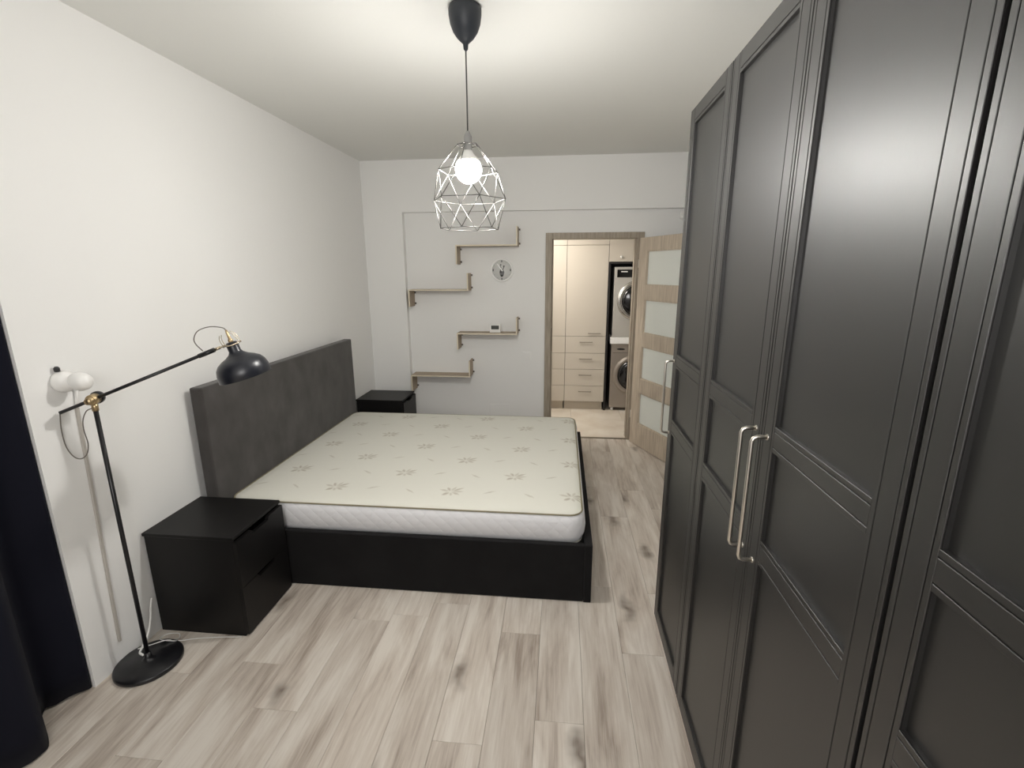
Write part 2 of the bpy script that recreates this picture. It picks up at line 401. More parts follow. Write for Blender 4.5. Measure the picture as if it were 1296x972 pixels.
# hallway shell
bm = nb(); box(bm, 0.9, 3.6, 4.97, 6.75, -0.12, -0.008); hall_floor = struct('floor_hall', bm, mat('tile_grout', (0.35, 0.30, 0.25), 0.9))
first = None
for i in range(5):
    for j in range(4):
        xa = 0.9+0.6*i; ya = 4.90+0.6*j-0.0
        xb, yb = min(xa+0.6, 3.6), min(ya+0.6, 6.7)
        if xb-xa < .05 or yb-ya < .05: continue
        if first and xb-xa > .59 and yb-ya > .59: o = first.copy(); COL.objects.link(o)
        else:
            b_ = nb(); wx, wy = (xb-xa)/2, (yb-ya)/2; box(b_, -wx+.001, wx-.001, -wy+.001, wy-.001, -0.008, 0, bev=0.001)
            o = obj('tile', b_, TILEM, hall_floor, local=True); first = first or o
        o.location = ((xa+xb)/2, (ya+yb)/2, 0)
bm = nb(); box(bm, 0.9, 3.6, 5.0, 6.75, 2.50, 2.6); struct('ceiling_hall', bm, CEIL)
bm = nb(); box(bm, 0.8, 0.9, 5.0, 6.75, -0.1, 2.6); box(bm, 3.6, 3.7, 5.0, 6.75, -0.1, 2.6); box(bm, 0.8, 3.7, 6.65, 6.75, -0.1, 2.6)
struct('wall_hall', bm, WALL)

# door frame and glazed leaf
door = thing('door_1', None, None, (2.26, W, 0)); door['kind'] = 'structure'
bm = nb()
for x0, x1, xi0, xi1 in ((1.794, 1.857, DX0, 1.858), (2.668, 2.732, 2.667, DX1)):
    box(bm, x0, x1, W-0.016, W, 0, 2.083, bev=0.002)
    box(bm, x0, x1, W+0.13, W+0.146, 0, 2.083)
    box(bm, xi0, xi1, W-0.002, W+0.132, 0, DZ)
box(bm, 1.857, 2.668, W-0.016, W, 2.026, 2.083, bev=0.002); box(bm, 1.857, 2.668, W+0.13, W+0.146, 2.026, 2.083)
box(bm, 1.857, 2.668, W-0.002, W+0.132, 2.026, DZ)
box(bm, 1.858, 1.870, W+0.045, W+0.132, 0, 2.026); box(bm, 2.655, 2.667, W+0.045, W+0.132, 0, 2.026)
obj('door_frame', bm, JAMB, door)
bm = nb(); box(bm, 1.8575, 1.8605, W+0.004, W+0.028, 0.93, 1.16); obj('strike_plate', bm, BLACKM, door)
bm = nb(); box(bm, DX0, DX1, W-0.01, W+0.03, -0.004, 0.002); obj('threshold_strip', bm, DARKH, door)
hx, hy = 2.694, 4.822
ang = math.atan2(-0.907, 0.420)
# leaf built in its own frame: x along the leaf, y thickness
lx = 0.012; LWD = 0.80
Tm = Matrix.Translation((hx, hy, 0.006)) @ Matrix.Rotation(ang, 4, 'Z')
def leaf_obj(name, bm, m, parent):
    bmesh.ops.transform(bm, matrix=Tm, verts=bm.verts); return obj(name, bm, m, parent)
bm = nb(); T = 0.038
box(bm, lx, lx+0.125, -T/2, T/2, 0, 2.018, bev=0.0025); box(bm, LWD-0.125, LWD, -T/2, T/2, 0, 2.018, bev=0.0025)
rails = [(0, 0.228), (0.548, 0.688), (1.008, 1.136), (1.455, 1.586), (1.90, 2.018)]
leaf = leaf_obj('door_leaf', bm, DOORW_V, door)
for z0, z1 in rails:
    bm = nb(); box(bm, lx+0.1255, LWD-0.1255, -T/2+0.001, T/2-0.001, z0, z1, bev=0.002)
    leaf_obj('rail', bm, DOORW_H, leaf)
for (a, b_), (c, d) in zip(rails, rails[1:]):
    bm = nb(); box(bm, lx+0.120, LWD-0.120, -0.003, 0.003, b_-0.004, c+0.004)
    g_ = leaf_obj('glass_pane', bm, FROST, leaf)
    bm = nb()
    for s in (-1, 1):
        y0, y1 = (0.004, 0.014) if s > 0 else (-0.014, -0.004)
        box(bm, lx+0.126, LWD-0.126, y0, y1, b_, b_+0.010); box(bm, lx+0.126, LWD-0.126, y0, y1, c-0.010, c)
        box(bm, lx+0.126, lx+0.134, y0, y1, b_+0.01, c-0.01); box(bm, LWD-0.134, LWD-0.126, y0, y1, b_+0.01, c-0.01)
    leaf_obj('glazing_bead', bm, DOORW_H, leaf)
bm = nb()
for z in (0.25, 1.75): cyl(bm, (hx-0.006, hy+0.024, z), (hx-0.006, hy+0.024, z+0.08), 0.007, 10)
obj('hinge', bm, NICKEL, door)

# ---------------------------------------------------------------- wardrobe
XW = 2.462; WT = 2.352
def xbox(bm, y0, y1, z0, z1, d0, d1, bev=0.0): box(bm, XW+d0, XW+d1, y0, y1, z0, z1, bev=bev)
def wardrobe_unit(y0, y1, doors, label):
    """y0 < y1; doors: list of (ya, yb, handle_y, hinge) """
    t = thing('wardrobe', label, 'wardrobe', (XW+0.3, (y0+y1)/2, 0), group='black brown wardrobe units along the right wall')
    bm = nb()
    box(bm, XW+0.022, RW-0.012, y1-0.018, y1, 0, WT+0.004); box(bm, XW+0.022, RW-0.012, y0, y0+0.018, 0, WT+0.004)
    box(bm, XW+0.022, RW-0.012, y0+0.018, y1-0.018, WT-0.014, WT+0.004); box(bm, XW+0.022, RW-0.012, y0+0.018, y1-0.018, 0.05, 0.068)
    box(bm, XW+0.026, XW+0.040, y0+0.018, y1-0.018, 0, 0.05); box(bm, RW-0.02, RW-0.012, y0+0.018, y1-0.018, 0.05, WT-0.014)
    obj('carcass', bm, BLACKBROWN, t)
    for ya, yb, hy_ in doors:
        ya += 0.002; yb -= 0.002; zb, zt = 0.022, WT
        bm = nb(); SW = 0.066
        G = 0.0022; B = 0.012                             # groove width, bead width
        xbox(bm, ya, yb, zb, zt, 0.0135, 0.020)           # backing behind stiles, rails and panels
        def strip(a, b, z0, z1, horiz=False):
            # raised member with a routed groove near its edges; a..b in y, z0..z1
            xbox(bm, a, b, z0, z1, 0.003, 0.0135)
        def stile(a, b, outer_low):
            strip(a, b, zb, zt)
            xs = [a, a+B, b-B, b]
            xbox(bm, xs[0], xs[1]-G/2, zb, zt, 0.0, 0.003, bev=0.0008)
            xbox(bm, xs[1]+G/2, xs[2]-G/2, zb, zt, 0.0, 0.003, bev=0.0008)
            xbox(bm, xs[2]+G/2, xs[3], zb, zt, 0.0, 0.003, bev=0.0008)
        stile(ya, ya+SW, True); stile(yb-SW, yb, False)
        ia, ib = ya+SW, yb-SW
        def rail(z0, z1, top, bot):
            strip(ia, ib, z0, z1)
            zs0 = z0+B if bot else z0; zs1 = z1-B if top else z1
            if bot: xbox(bm, ia, ib, z0, zs0-G/2, 0.0, 0.003, bev=0.0008)
            if top: xbox(bm, ia, ib, zs1+G/2, z1, 0.0, 0.003, bev=0.0008)
            xbox(bm, ia, ib, zs0+(G/2 if bot else 0), zs1-(G/2 if top else 0), 0.0, 0.003, bev=0.0008)
        rail(2.292, zt, False, True); rail(1.315, 1.378, True, True); rail(1.016, 1.082, True, True); rail(zb, 0.088, True, False)
        d = obj('door', bm, BLACKBROWN, t)
        for z0, z1 in ((0.088, 1.016), (1.082, 1.315), (1.378, 2.292)):
            bm = nb(); xbox(bm, ia, ib, z0, z1, 0.0105, 0.0135); obj('panel', bm, PANELM, d)
        if hy_ is not None:
            bm = nb(); z0, z1 = 1.008, 1.342; q = 0.036; r = 0.012
            pts = [(XW, hy_, z1), (XW-q+r, hy_, z1), (XW-q+r*.3, hy_, z1-r*.3), (XW-q, hy_, z1-r), (XW-q, hy_, z0+r), (XW-q+r*.3, hy_, z0+r*.3), (XW-q+r, hy_, z0), (XW, hy_, z0)]
            tube(bm, pts, 0.0052, 10, smooth_path=False)
            for z in (z0, z1): cyl(bm, (XW-0.003, hy_, z), (XW+0.001, hy_, z), 0.0075, 12)
            obj('handle', bm, NICKEL, d)
    return t
wardrobe_unit(1.697, 2.190, [(1.697, 2.188, 2.160)], 'narrow single-door black-brown wardrobe unit at the far end near the glazed door')
wardrobe_unit(0.694, 1.695, [(1.195, 1.694, 1.228), (0.696, 1.195, 1.158)], 'two-door black-brown wardrobe unit with a pair of tall nickel handles meeting at the middle')
wardrobe_unit(-0.310, 0.691, [(0.191, 0.689, 0.222), (-0.308, 0.191, 0.160)], 'black-brown wardrobe unit nearest the camera, cut off by the right edge of the photo')

# ---------------------------------------------------------------- bed
BX, BY0, BY1 = 2.145, 2.264, 4.075
bed = thing('bed', 'charcoal upholstered double bed with a tall padded headboard against the left wall', 'bed', (1.1, 3.2, 0))
bm = nb()
box(bm, 0.107, BX-0.0405, BY0, BY0+0.035, 0.002, 0.336, bev=0.005, seg=2)
obj('side_rail', bm, FRAMEF, bed); bm = nb()
box(bm, 0.107, BX-0.0405, BY1-0.035, BY1, 0.002, 0.336, bev=0.005, seg=2)
obj('side_rail', bm, FRAMEF, bed)
bm = nb(); box(bm, BX-0.040, BX, BY0-0.004, BY1+0.004, 0.001, 0.342, bev=0.005, seg=2); obj('footboard', bm, FRAMEF, bed)
bm = nb(); box(bm, 0.034, 0.106, 2.243, 4.076, 0.05, 1.146, bev=0.010, seg=3)
for y in (2.35, 3.90): box(bm, 0.045, 0.085, y, y+0.05, 0.0, 0.06)
obj('headboard', bm, HEADB, bed)
bm = nb(); box(bm, 0.107, BX-0.041, BY0+0.036, BY1-0.036, 0.24, 0.300); obj('slat_base', bm, FRAMEF, bed)

def rrect(x0, x1, y0, y1, r, n=8):
    out = []
    for cx_, cy_, a0 in ((x1-r, y1-r, 0), (x0+r, y1-r, 90), (x0+r, y0+r, 180), (x1-r, y0+r, 270)):
        for k in range(n+1):
            a = math.radians(a0+90*k/n); out.append((cx_+r*math.cos(a), cy_+r*math.sin(a)))
    return out
def mattress():
    x0, x1, y0, y1 = 0.112, 2.087, 2.316, 4.022
    zb, zt = 0.320, 0.481
    t = thing('mattress', 'cream mattress with beige leaf print and white quilted sides lying on the bed', 'mattress', ((x0+x1)/2, (y0+y1)/2, zb-0.012))
    def ring(bm, off, z, r=0.07):
        # the head end stays flat against the headboard
        return [bm.verts.new((x, y, z)) for x, y in rrect(x0-min(off, 0.004), x1+off, y0-off, y1+off, max(r+off, .01))]
    # side band
    bm = nb(); prof = [(0.0, zb), (0.010, zb+0.012), (0.020, zb+0.04), (0.024, zb+0.08), (0.020, zb+0.12), (0.010, zt-0.010), (0.0, zt)]
    rs = [ring(bm, o_, z) for o_, z in prof]
    for a, b in zip(rs, rs[1:]):
        for k in range(len(a)):
            f = bm.faces.new((a[k], a[(k+1) % len(a)], b[(k+1) % len(a)], b[k])); f.smooth = True
    bmesh.ops.recalc_face_normals(bm, faces=bm.faces)
    obj('side_band', bm, QUILT, t)
    # top and bottom covers: crowned grids clipped by rings
    for nm, zz, sgn, mm in (('top_cover', zt, 1, TICK), ('bottom_cover', zb, -1, PIPEL)):
        bm = nb()
        prof = [(0.0, 0), (-0.012, 0.008), (-0.03, 0.0135), (-0.07, 0.017), (-0.2, 0.020), (-0.45, 0.021)]
        if sgn < 0: prof = [(0.0, 0), (-0.02, 0.010), (-0.3, 0.012)]
        rs = [ring(bm, o_, zz+sgn*h) for o_, h in prof]
        for a, b in zip(rs, rs[1:]):
            for k in range(len(a)):
                f = bm.faces.new((a[k], a[(k+1) % len(a)], b[(k+1) % len(a)], b[k])); f.smooth = True
        f = bm.faces.new(rs[-1]); f.smooth = True
        bmesh.ops.recalc_face_normals(bm, faces=bm.faces)
        if mm is TICK: obj(nm, bm, mm, t, org=(0.0001, 0.0001, zt)).location  # print laid out from the room corner
        else: obj(nm, bm, mm, t)
    for z, m_, r_ in ((zt+0.001, PIPE, 0.0045), (zb-0.001, PIPEL, 0.0045)):
        bm = nb(); P = [Vector((x, y, z)) for x, y in rrect(x0-0.002, x1+0.004, y0-0.004, y1+0.004, 0.074)]
        tube(bm, P, r_, 8, smooth_path=False, closed=True); obj('piping', bm, m_, t)
    return t
mattress()

# ---------------------------------------------------------------- nightstands
def nightstand(ox, oy, label):
    """depth along +x from the wall, origin at the wall-near corner"""
    Wd, Dp, Ht = 0.378, 0.476, 0.534
    t = thing('nightstand', label, 'nightstand', (ox+Dp/2, oy+Wd/2, 0), group='matching black nightstands either side of the bed')
    bm = nb(); box(bm, ox+0.004, ox+Dp-0.012, oy-0.004, oy+Wd+0.004, Ht-0.016, Ht, bev=0.002); obj('top', bm, NIGHT, t)
    bm = nb(); box(bm, ox+0.012, ox+Dp-0.020, oy, oy+0.016, 0, Ht-0.016, bev=0.001); box(bm, ox+0.012, ox+Dp-0.020, oy+Wd-0.016, oy+Wd, 0, Ht-0.016, bev=0.001)
    box(bm, ox+0.012, ox+Dp-0.02, oy+0.016, oy+Wd-0.016, 0.03, 0.045); box(bm, ox+0.012, ox+0.018, oy+0.016, oy+Wd-0.016, 0.045, Ht-0.016)
    box(bm, ox+Dp-0.05, ox+Dp-0.036, oy+0.016, oy+Wd-0.016, 0, 0.05); obj('carcass', bm, NIGHT, t)
    for z0, z1 in ((0.268, 0.508), (0.012, 0.264)):
        bm = nb(); xf = ox+Dp-0.018; c = oy+Wd/2; hw = 0.060; nd = 0.020
        a, b_ = oy+0.0, oy+Wd
        # front with a finger notch cut in its upper edge
        pts = [(xf, a, z0), (xf, b_, z0), (xf, b_, z1), (xf, c+hw+0.02, z1)]
        pts += [(xf, c+hw+0.02-0.02*math.sin(u*PI/2), z1-nd*(1-math.cos(u*PI/2))) for u in (0.33, 0.66, 1)]
        pts += [(xf, c-hw-0.02+0.02*math.sin(u*PI/2), z1-nd*(1-math.cos(u*PI/2))) for u in (1, 0.66, 0.33)]
        pts += [(xf, c-hw-0.02, z1), (xf, a, z1)]
        prism(bm, pts, (0.018, 0, 0)); d = obj('drawer', bm, NIGHT, t)
        bm = nb(); box(bm, ox+0.03, xf-0.004, oy+0.022, oy+Wd-0.022, z0+0.02, z1-0.045); obj('drawer_box', bm, GROOVE, d)
    return t
nightstand(0.0, 1.857, 'black two-drawer nightstand in front of the bed beside the black floor lamp')
nightstand(0.010, 4.268, 'black two-drawer nightstand in the far corner behind the mattress')

# ---------------------------------------------------------------- floor lamp
BL = (0.125, 1.655)
lamp = thing('floor_lamp', 'black floor lamp with brass joint, slanting arm and bell shade leaning over the headboard', 'floor lamp', (*BL, 0))
bm = nb(); lathe(bm, [(0.0, 0.0), (0.128, 0.0), (0.132, 0.004), (0.132, 0.016), (0.127, 0.022), (0.030, 0.026), (0.022, 0.028), (0.014, 0.040), (0.013, 0.062), (0.0, 0.062)], (*BL, 0), n=56)
obj('base', bm, BLACKM, lamp)
bm = nb(); cyl(bm, (*BL, 0.06), (*BL, 1.205), 0.0085, 16); obj('pole', bm, BLACKM, lamp)
J = Vector((*BL, 1.247)); Hd = Vector((0.627, 1.863, 1.46)); ad = (Hd-J).normalized()
side = Vector((-ad.y, ad.x, 0)).normalized()
bm = nb(); cyl(bm, (*BL, 1.200), (*BL, 1.232), 0.0115, 16); lathe(bm, [(0.0, -0.020), (0.017, -0.020), (0.021, -0.016), (0.021, 0.016), (0.017, 0.020), (0, 0.020)], J, side, 24)
lathe(bm, [(0.012, -0.034), (0.016, -0.030), (0.016, -0.020)], J, side, 20)
j = obj('joint', bm, BRASS, lamp)
bm = nb(); lathe(bm, [(0.0, 0.0), (0.023, 0.0), (0.025, 0.004), (0.025, 0.018), (0.021, 0.023), (0, 0.023)], J+side*0.021, side, 24); obj('clamp_knob', bm, BLACKM, j)
bm = nb(); lathe(bm, [(0.0, 0.0), (0.013, 0.0), (0.013, 0.006), (0.011, 0.008), (0, 0.008)], J+side*(-0.034)-side*0.008, side, 20); obj('knob', bm, BRASS, j)
A0 = J-ad*0.125; A1 = J+ad*0.43
bm = nb(); cyl(bm, A0, A1, 0.0068, 14); cyl(bm, A1-ad*0.015, A1+ad*0.05, 0.0095, 14); obj('arm', bm, BLACKM, lamp)
sc_ = Vector((0.600, 1.852, 1.440)); sax = Vector((0.23, 0.09, -0.96)).normalized()
bm = nb(); cyl(bm, A1+ad*0.05, A1+ad*0.075, 0.006, 10)
# brass bracket fork over the shade neck
ctr = sc_
for s in (-1, 1):
    o_ = side*0.026*s
    tube(bm, [A1+ad*0.07, A1+ad*0.085+o_*0.8, ctr-ad*0.0+o_*1.15, ctr+ad*0.028+o_], 0.0028, 8)
    tube(bm, [ctr-ad*0.030+o_*.6-sax*0.0, ctr-ad*0.034-sax*0.035+o_*.6, ctr-ad*0.028-sax*0.052+o_*.6], 0.0014, 6)
    tube(bm, [ctr+ad*0.032+o_*.6, ctr+ad*0.024-sax*0.035+o_*.6, ctr+ad*0.008-sax*0.055+o_*.6], 0.0014, 6)
cyl(bm, ctr+ad*0.028-side*0.03, ctr+ad*0.028+side*0.03, 0.0035, 8)
obj('bracket', bm, mat('pale_brass', (0.70, 0.60, 0.45), 0.25, 1.0), lamp)
bm = nb()
outer = [(0.012, -0.012), (0.020, -0.010), (0.0235, 0.0), (0.0235, 0.026), (0.029, 0.036), (0.046, 0.047), (0.070, 0.057), (0.090, 0.069), (0.103, 0.085), (0.110, 0.106), (0.1115, 0.136)]
outer = [(r if r < 0.03 else 0.03+(r-0.03)*0.90, h*1.03) for r, h in outer]
inner = [(r-0.002, h-0.001) for r, h in outer[::-1]]
lathe(bm, outer+[(0.1025, 0.1412)], sc_, sax, 48, cap=False); sh = obj('lamp_shade', bm, SHADEM, lamp)
bm = nb(); lathe(bm, [(0.1010, 0.1408)]+[(max(r-0.0022, 0.004), h) for r, h in outer[::-1]], sc_, sax, 48, cap=False); obj('shade_lining', bm, WHITEIN, sh)
bm = nb(); sphere(bm, sc_+sax*0.085, 0.028, n=16); cyl(bm, sc_+sax*0.02, sc_+sax*0.065, 0.014, 12); obj('bulb', bm, WHITEP, sh)
bm = nb(); lathe(bm, [(0.010, 0), (0.010, 0.014), (0.006, 0.018), (0.0055, 0.045), (0.0035, 0.056)], sc_-sax*0.008, -sax, 16); obj('cable_gland', bm, BRASS, lamp)
bm = nb(); up = [(0.497, 1.811, 1.419), (0.478, 1.803, 1.447), (0.474, 1.802, 1.472), (0.491, 1.809, 1.502), (0.532, 1.825, 1.517), (0.573, 1.841, 1.512), tuple(sc_-sax*0.063)]
tube(bm, up, 0.0022, 6)
low = [tuple(A0), (0.010, 1.608, 1.138), (0.012, 1.608, 1.068), (0.024, 1.616, 1.021), (0.042, 1.627, 1.004), (0.063, 1.637, 1.02), (0.074, 1.642, 1.064), (0.071, 1.64, 1.119), (0.074, 1.642, 1.162), (0.090, 1.648, 1.198), (0.116, 1.652, 1.212)]
obj('lamp_cord', bm, GREYC, lamp); bm = nb(); tube(bm, low, 0.0022, 6); obj('lamp_cord', bm, GREYC, lamp)

# white cords on the floor
bm = nb(); tube(bm, [(0.012, 1.835, 0.20), (0.022, 1.810, 0.165), (0.035, 1.785, 0.120), (0.045, 1.750, 0.072), (0.047, 1.715, 0.040), (0.060, 1.680, 0.032), (0.085, 1.668, 0.031)], 0.0052, 8)
tag(obj('power_cord', bm, WHITEP, org=(0.045, 1.74, 0.03)), 'thick white cord curving down onto the black lamp base', 'cord')
bm = nb(); tube(bm, [(0.030, 1.700, 0.030), (0.075, 1.735, 0.029), (0.115, 1.765, 0.028), (0.145, 1.800, 0.008), (0.120, 1.835, 0.006), (0.07, 1.825, 0.008), (0.06, 1.790, 0.012), (0.105, 1.762, 0.030), (0.165, 1.775, 0.020), (0.22, 1.810, 0.006), (0.33, 1.832, 0.005), (0.44, 1.846, 0.004)], 0.0022, 6)
tag(obj('thin_cord', bm, WHITEP, org=(0.12, 1.80, 0.003)), 'thin white cord looped on the floor along the foot of the near nightstand', 'cord')

# ---------------------------------------------------------------- wall lamp
wl = thing('wall_lamp', 'white round wall spotlight fixed to the left wall beside the curtain', 'wall lamp', (0, 1.655, 1.31))
bm = nb(); lathe(bm, [(0.0, 0.0), (0.040, 0.0), (0.043, 0.012), (0.041, 0.030), (0.034, 0.045), (0.018, 0.056), (0, 0.058)], (0, 1.652, 1.318), (1, 0.0, 0), 32)
obj('wall_plate', bm, WHITEP, wl)
bm = nb(); lathe(bm, [(0.0, -0.046), (0.018, -0.042), (0.030, -0.028), (0.037, -0.008), (0.037, 0.008), (0.031, 0.026), (0.020, 0.036), (0, 0.039)], (0.080, 1.660, 1.318), (0.9, -0.15, -0.05), 32)
obj('lamp_head', bm, WHITEP, wl)
bm = nb(); lathe(bm, [(0, 0), (0.010, 0), (0.010, 0.012), (0.006, 0.018), (0, 0.018)], (0.012, 1.640, 1.362), (0.2, -0.2, 1), 14); obj('switch_knob', bm, BLACKM, wl)
bm = nb(); cyl(bm, (0.010, 1.700, 1.285), (0.007, 1.690, 1.20), 0.0065, 12); obj('cable_sleeve', bm, WHITEP, wl)
bm = nb(); box(bm, -0.0005, 0.010, -0.005, 0.005, 0, 1.09)
cv = obj('cable_cover', bm, TRUNK, local=True); cv.location = (0, 1.650, 0.115); cv.rotation_euler = (-0.036, 0, 0)
tag(cv, 'thin grey cable cover running down the left wall under the white wall lamp', 'cable cover')

# ---------------------------------------------------------------- curtain
bm = nb()
plan = [(-0.060, 1.500), (-0.012, 1.508), (-0.035, 1.470), (-0.075, 1.420), (-0.092, 1.385), (-0.05, 1.335), (0.035, 1.285), (0.083, 1.242), (0.085, 1.205), (0.045, 1.150), (-0.02, 1.09), (-0.07, 1.03), (-0.06, 0.97),
        (0.02, 0.91), (0.08, 0.85), (0.07, 0.78), (0.0, 0.71), (-0.07, 0.65), (-0.06, 0.58), (0.02, 0.51), (0.08, 0.45), (0.06, 0.38), (-0.01, 0.31), (-0.07, 0.25), (-0.05, 0.18), (0.03, 0.11), (0.08, 0.05), (0.05, -0.02), (-0.03, -0.09), (-0.07, -0.16), (-0.04, -0.23), (0.03, -0.30), (0.02, -0.40)]
P2 = catmull([(x, y, 0) for x, y in plan], 5)
NZ = 24; rows = []
for k in range(NZ+1):
    t = k/NZ; z = 0.012 + t*2.43; amp = 1.0-0.25*t
    rows.append([bm.verts.new((min(-0.02+(p.x+0.02)*amp, 0.3) if i > 7 else p.x, p.y, z+0.004*math.sin(i*0.7)*(1-t))) for i, p in enumerate(P2)])
for a, b in zip(rows, rows[1:]):
    for i in range(len(a)-1):
        f = bm.faces.new((a[i], a[i+1], b[i+1], b[i])); f.smooth = True
cu = obj('curtain', bm, CURT, org=(0, 0.6, 0.012)); sol = cu.modifiers.new('thickness', 'SOLIDIFY'); sol.thickness = 0.003
tag(cu, 'floor-length navy black curtain hanging in folds at the left edge', 'curtain')

# ---------------------------------------------------------------- pendant lamp
PC = (1.552, 2.18)
pend = thing('pendant_lamp', 'pendant lamp with open faceted wire cage around a lit globe bulb', 'pendant lamp', (*PC, H))
bm = nb(); lathe(bm, [(0.0, H), (0.062, H), (0.066, H-0.012), (0.066, H-0.030), (0.061, H-0.060), (0.050, H-0.088), (0.034, H-0.110), (0.020, H-0.123), (0.011, H-0.131), (0.009, H-0.150), (0.004, H-0.156)], (*PC, 0), n=40)
obj('canopy', bm, CANOPYM, pend)
bm = nb(); cyl(bm, (*PC, 2.30), (*PC, H-0.15), 0.0030, 8); obj('pendant_cord', bm, mat('dark_cord', (0.05, 0.05, 0.05), 0.6), pend)
bm = nb(); lathe(bm, [(0.0, 2.308), (0.007, 2.306), (0.014, 2.292), (0.017, 2.285), (0.017, 2.238), (0.015, 2.230), (0, 2.230)], (*PC, 0), n=24); obj('socket', bm, mat('socket_grey', (0.30, 0.30, 0.29), 0.5), pend)
bm = nb(); sphere(bm, (*PC, 2.155), 0.056, n=32); obj('bulb', bm, emit('bulb_glow', (1.0, 0.975, 0.93), BULB), pend)
bm = nb(); lathe(bm, [(0.0475, 2.1870), (0.040, 2.200), (0.022, 2.220), (0.017, 2.232)], (*PC, 0), n=16); obj('bulb_neck_blocker', bm, WHITEP, pend)  # neck flared into an opaque collar that keeps bulb light off the ceiling
toc = math.atan2(PC[1]-0, PC[0]-CX)                     # from the camera to the lamp
def ringpts(r, z, off):
    # angle 0 faces the camera, positive to the right
    out = []
    for k in range(6):
        a = math.radians(off+60*k)
        d = Vector((-math.cos(toc), -math.sin(toc), 0)); rt = Vector((math.sin(toc), -math.cos(toc), 0))
        v = d*math.cos(a)*r + rt*math.sin(a)*r
        out.append(Vector((PC[0]+v.x, PC[1]+v.y, z)))
    return out
Tq = ringpts(0.046, 2.252, -15); Uq = ringpts(0.131, 2.150, -15); Mq = ringpts(0.160, 2.034, -45); Bq = ringpts(0.130, 1.914, -15)
bm = nb(); edges = []
for k in range(6):
    n1 = (k+1) % 6
    edges += [(Tq[k], Tq[n1]), (Tq[k], Uq[k]), (Uq[k], Uq[n1]), (Uq[k], Mq[k]), (Uq[k], Mq[n1]), (Mq[k], Mq[n1]), (Mq[k], Bq[k]), (Mq[n1], Bq[k]), (Bq[k], Bq[n1]), (Tq[k], Vector((*PC, 2.262)))]
for a, b in edges: cyl(bm, a, b, 0.0018, 6)
for q in Uq+Mq+Bq+Tq: sphere(bm, q, 0.0026, n=6)
obj('wire_cage', bm, WIRE, pend)

# ---------------------------------------------------------------- zigzag wall shelves
def shelf(xl, xr, z, drop, rise, label):
    t = 0.012; dep = 0.175
    r = thing('wall_shelf', label, 'shelf', ((xl+xr)/2, W, z), group='zigzag wall shelves on the recessed wall')
    y0, y1 = W-dep, W-0.002
    bm = nb(); box(bm, xl, xr, y0, y1, z-t/2, z+t/2, bev=0.001); box(bm, xl, xl+t, y0, y1, z-drop, z-t/2, bev=0.001); box(bm, xr-t, xr, y0, y1, z+t/2, z+rise, bev=0.001)
    b_ = obj('board', bm, OAKB, r)
    bm = nb(); box(bm, xl, xr, y0-0.0015, y0, z-t/2, z+t/2); box(bm, xl, xl+t, y0-0.0015, y0, z-drop, z-t/2); box(bm, xr-t, xr, y0-0.0015, y0, z+t/2, z+rise)
    obj('edge_banding', bm, OAKE, b_)
    for x, zz in ((xl+t, z-0.03), (xl+t, z-drop+0.025), (xr, z+rise-0.02), (xr, z+0.02)):
        bm = nb(); box(bm, x, x+0.014, W-0.004, W, zz-0.009, zz+0.009); box(bm, x, x+0.003, W-0.016, W-0.004, zz-0.009, zz+0.009)
        obj('bracket', bm, mat('bracket_steel', (0.15, 0.13, 0.11), 0.5, 0.6) if 'bracket_steel' not in bpy.data.materials else bpy.data.materials['bracket_steel'], r)
shelf(0.935, 1.532, 1.966, 0.175, 0.172, 'topmost zigzag wooden wall shelf, above the round clock')
shelf(0.447, 1.050, 1.545, 0.163, 0.162, 'second zigzag wooden wall shelf from the top, left of the clock')
shelf(0.922, 1.528, 1.118, 0.160, 0.158, 'third zigzag wooden wall shelf from the top, with the small white display unit')
shelf(0.430, 1.048, 0.680, 0.165, 0.161, 'lowest zigzag wooden wall shelf, just above the far nightstand')

# display unit on the third shelf
ws = thing('weather_station', 'small white digital display unit standing on the third shelf', 'weather station', (1.30, W-0.10, 1.124))
bm = nb(); box(bm, 1.245, 1.357, W-0.115, W-0.085, 1.1245, 1.208, bev=0.006, seg=2); obj('casing', bm, WHITEP, ws)
bm = nb(); box(bm, 1.262, 1.340, W-0.1165, W-0.1155, 1.158, 1.196); scr = obj('screen', bm, LCD, ws)
bm = nb()
for x in (1.270, 1.286, 1.308, 1.324):
    box(bm, x, x+0.008, W-0.1175, W-0.1166, 1.176, 1.178); box(bm, x, x+0.008, W-0.1175, W-0.1166, 1.166, 1.168); box(bm, x+0.008, x+0.010, W-0.1175, W-0.1166, 1.166, 1.187)
obj('digits', bm, INK, scr)

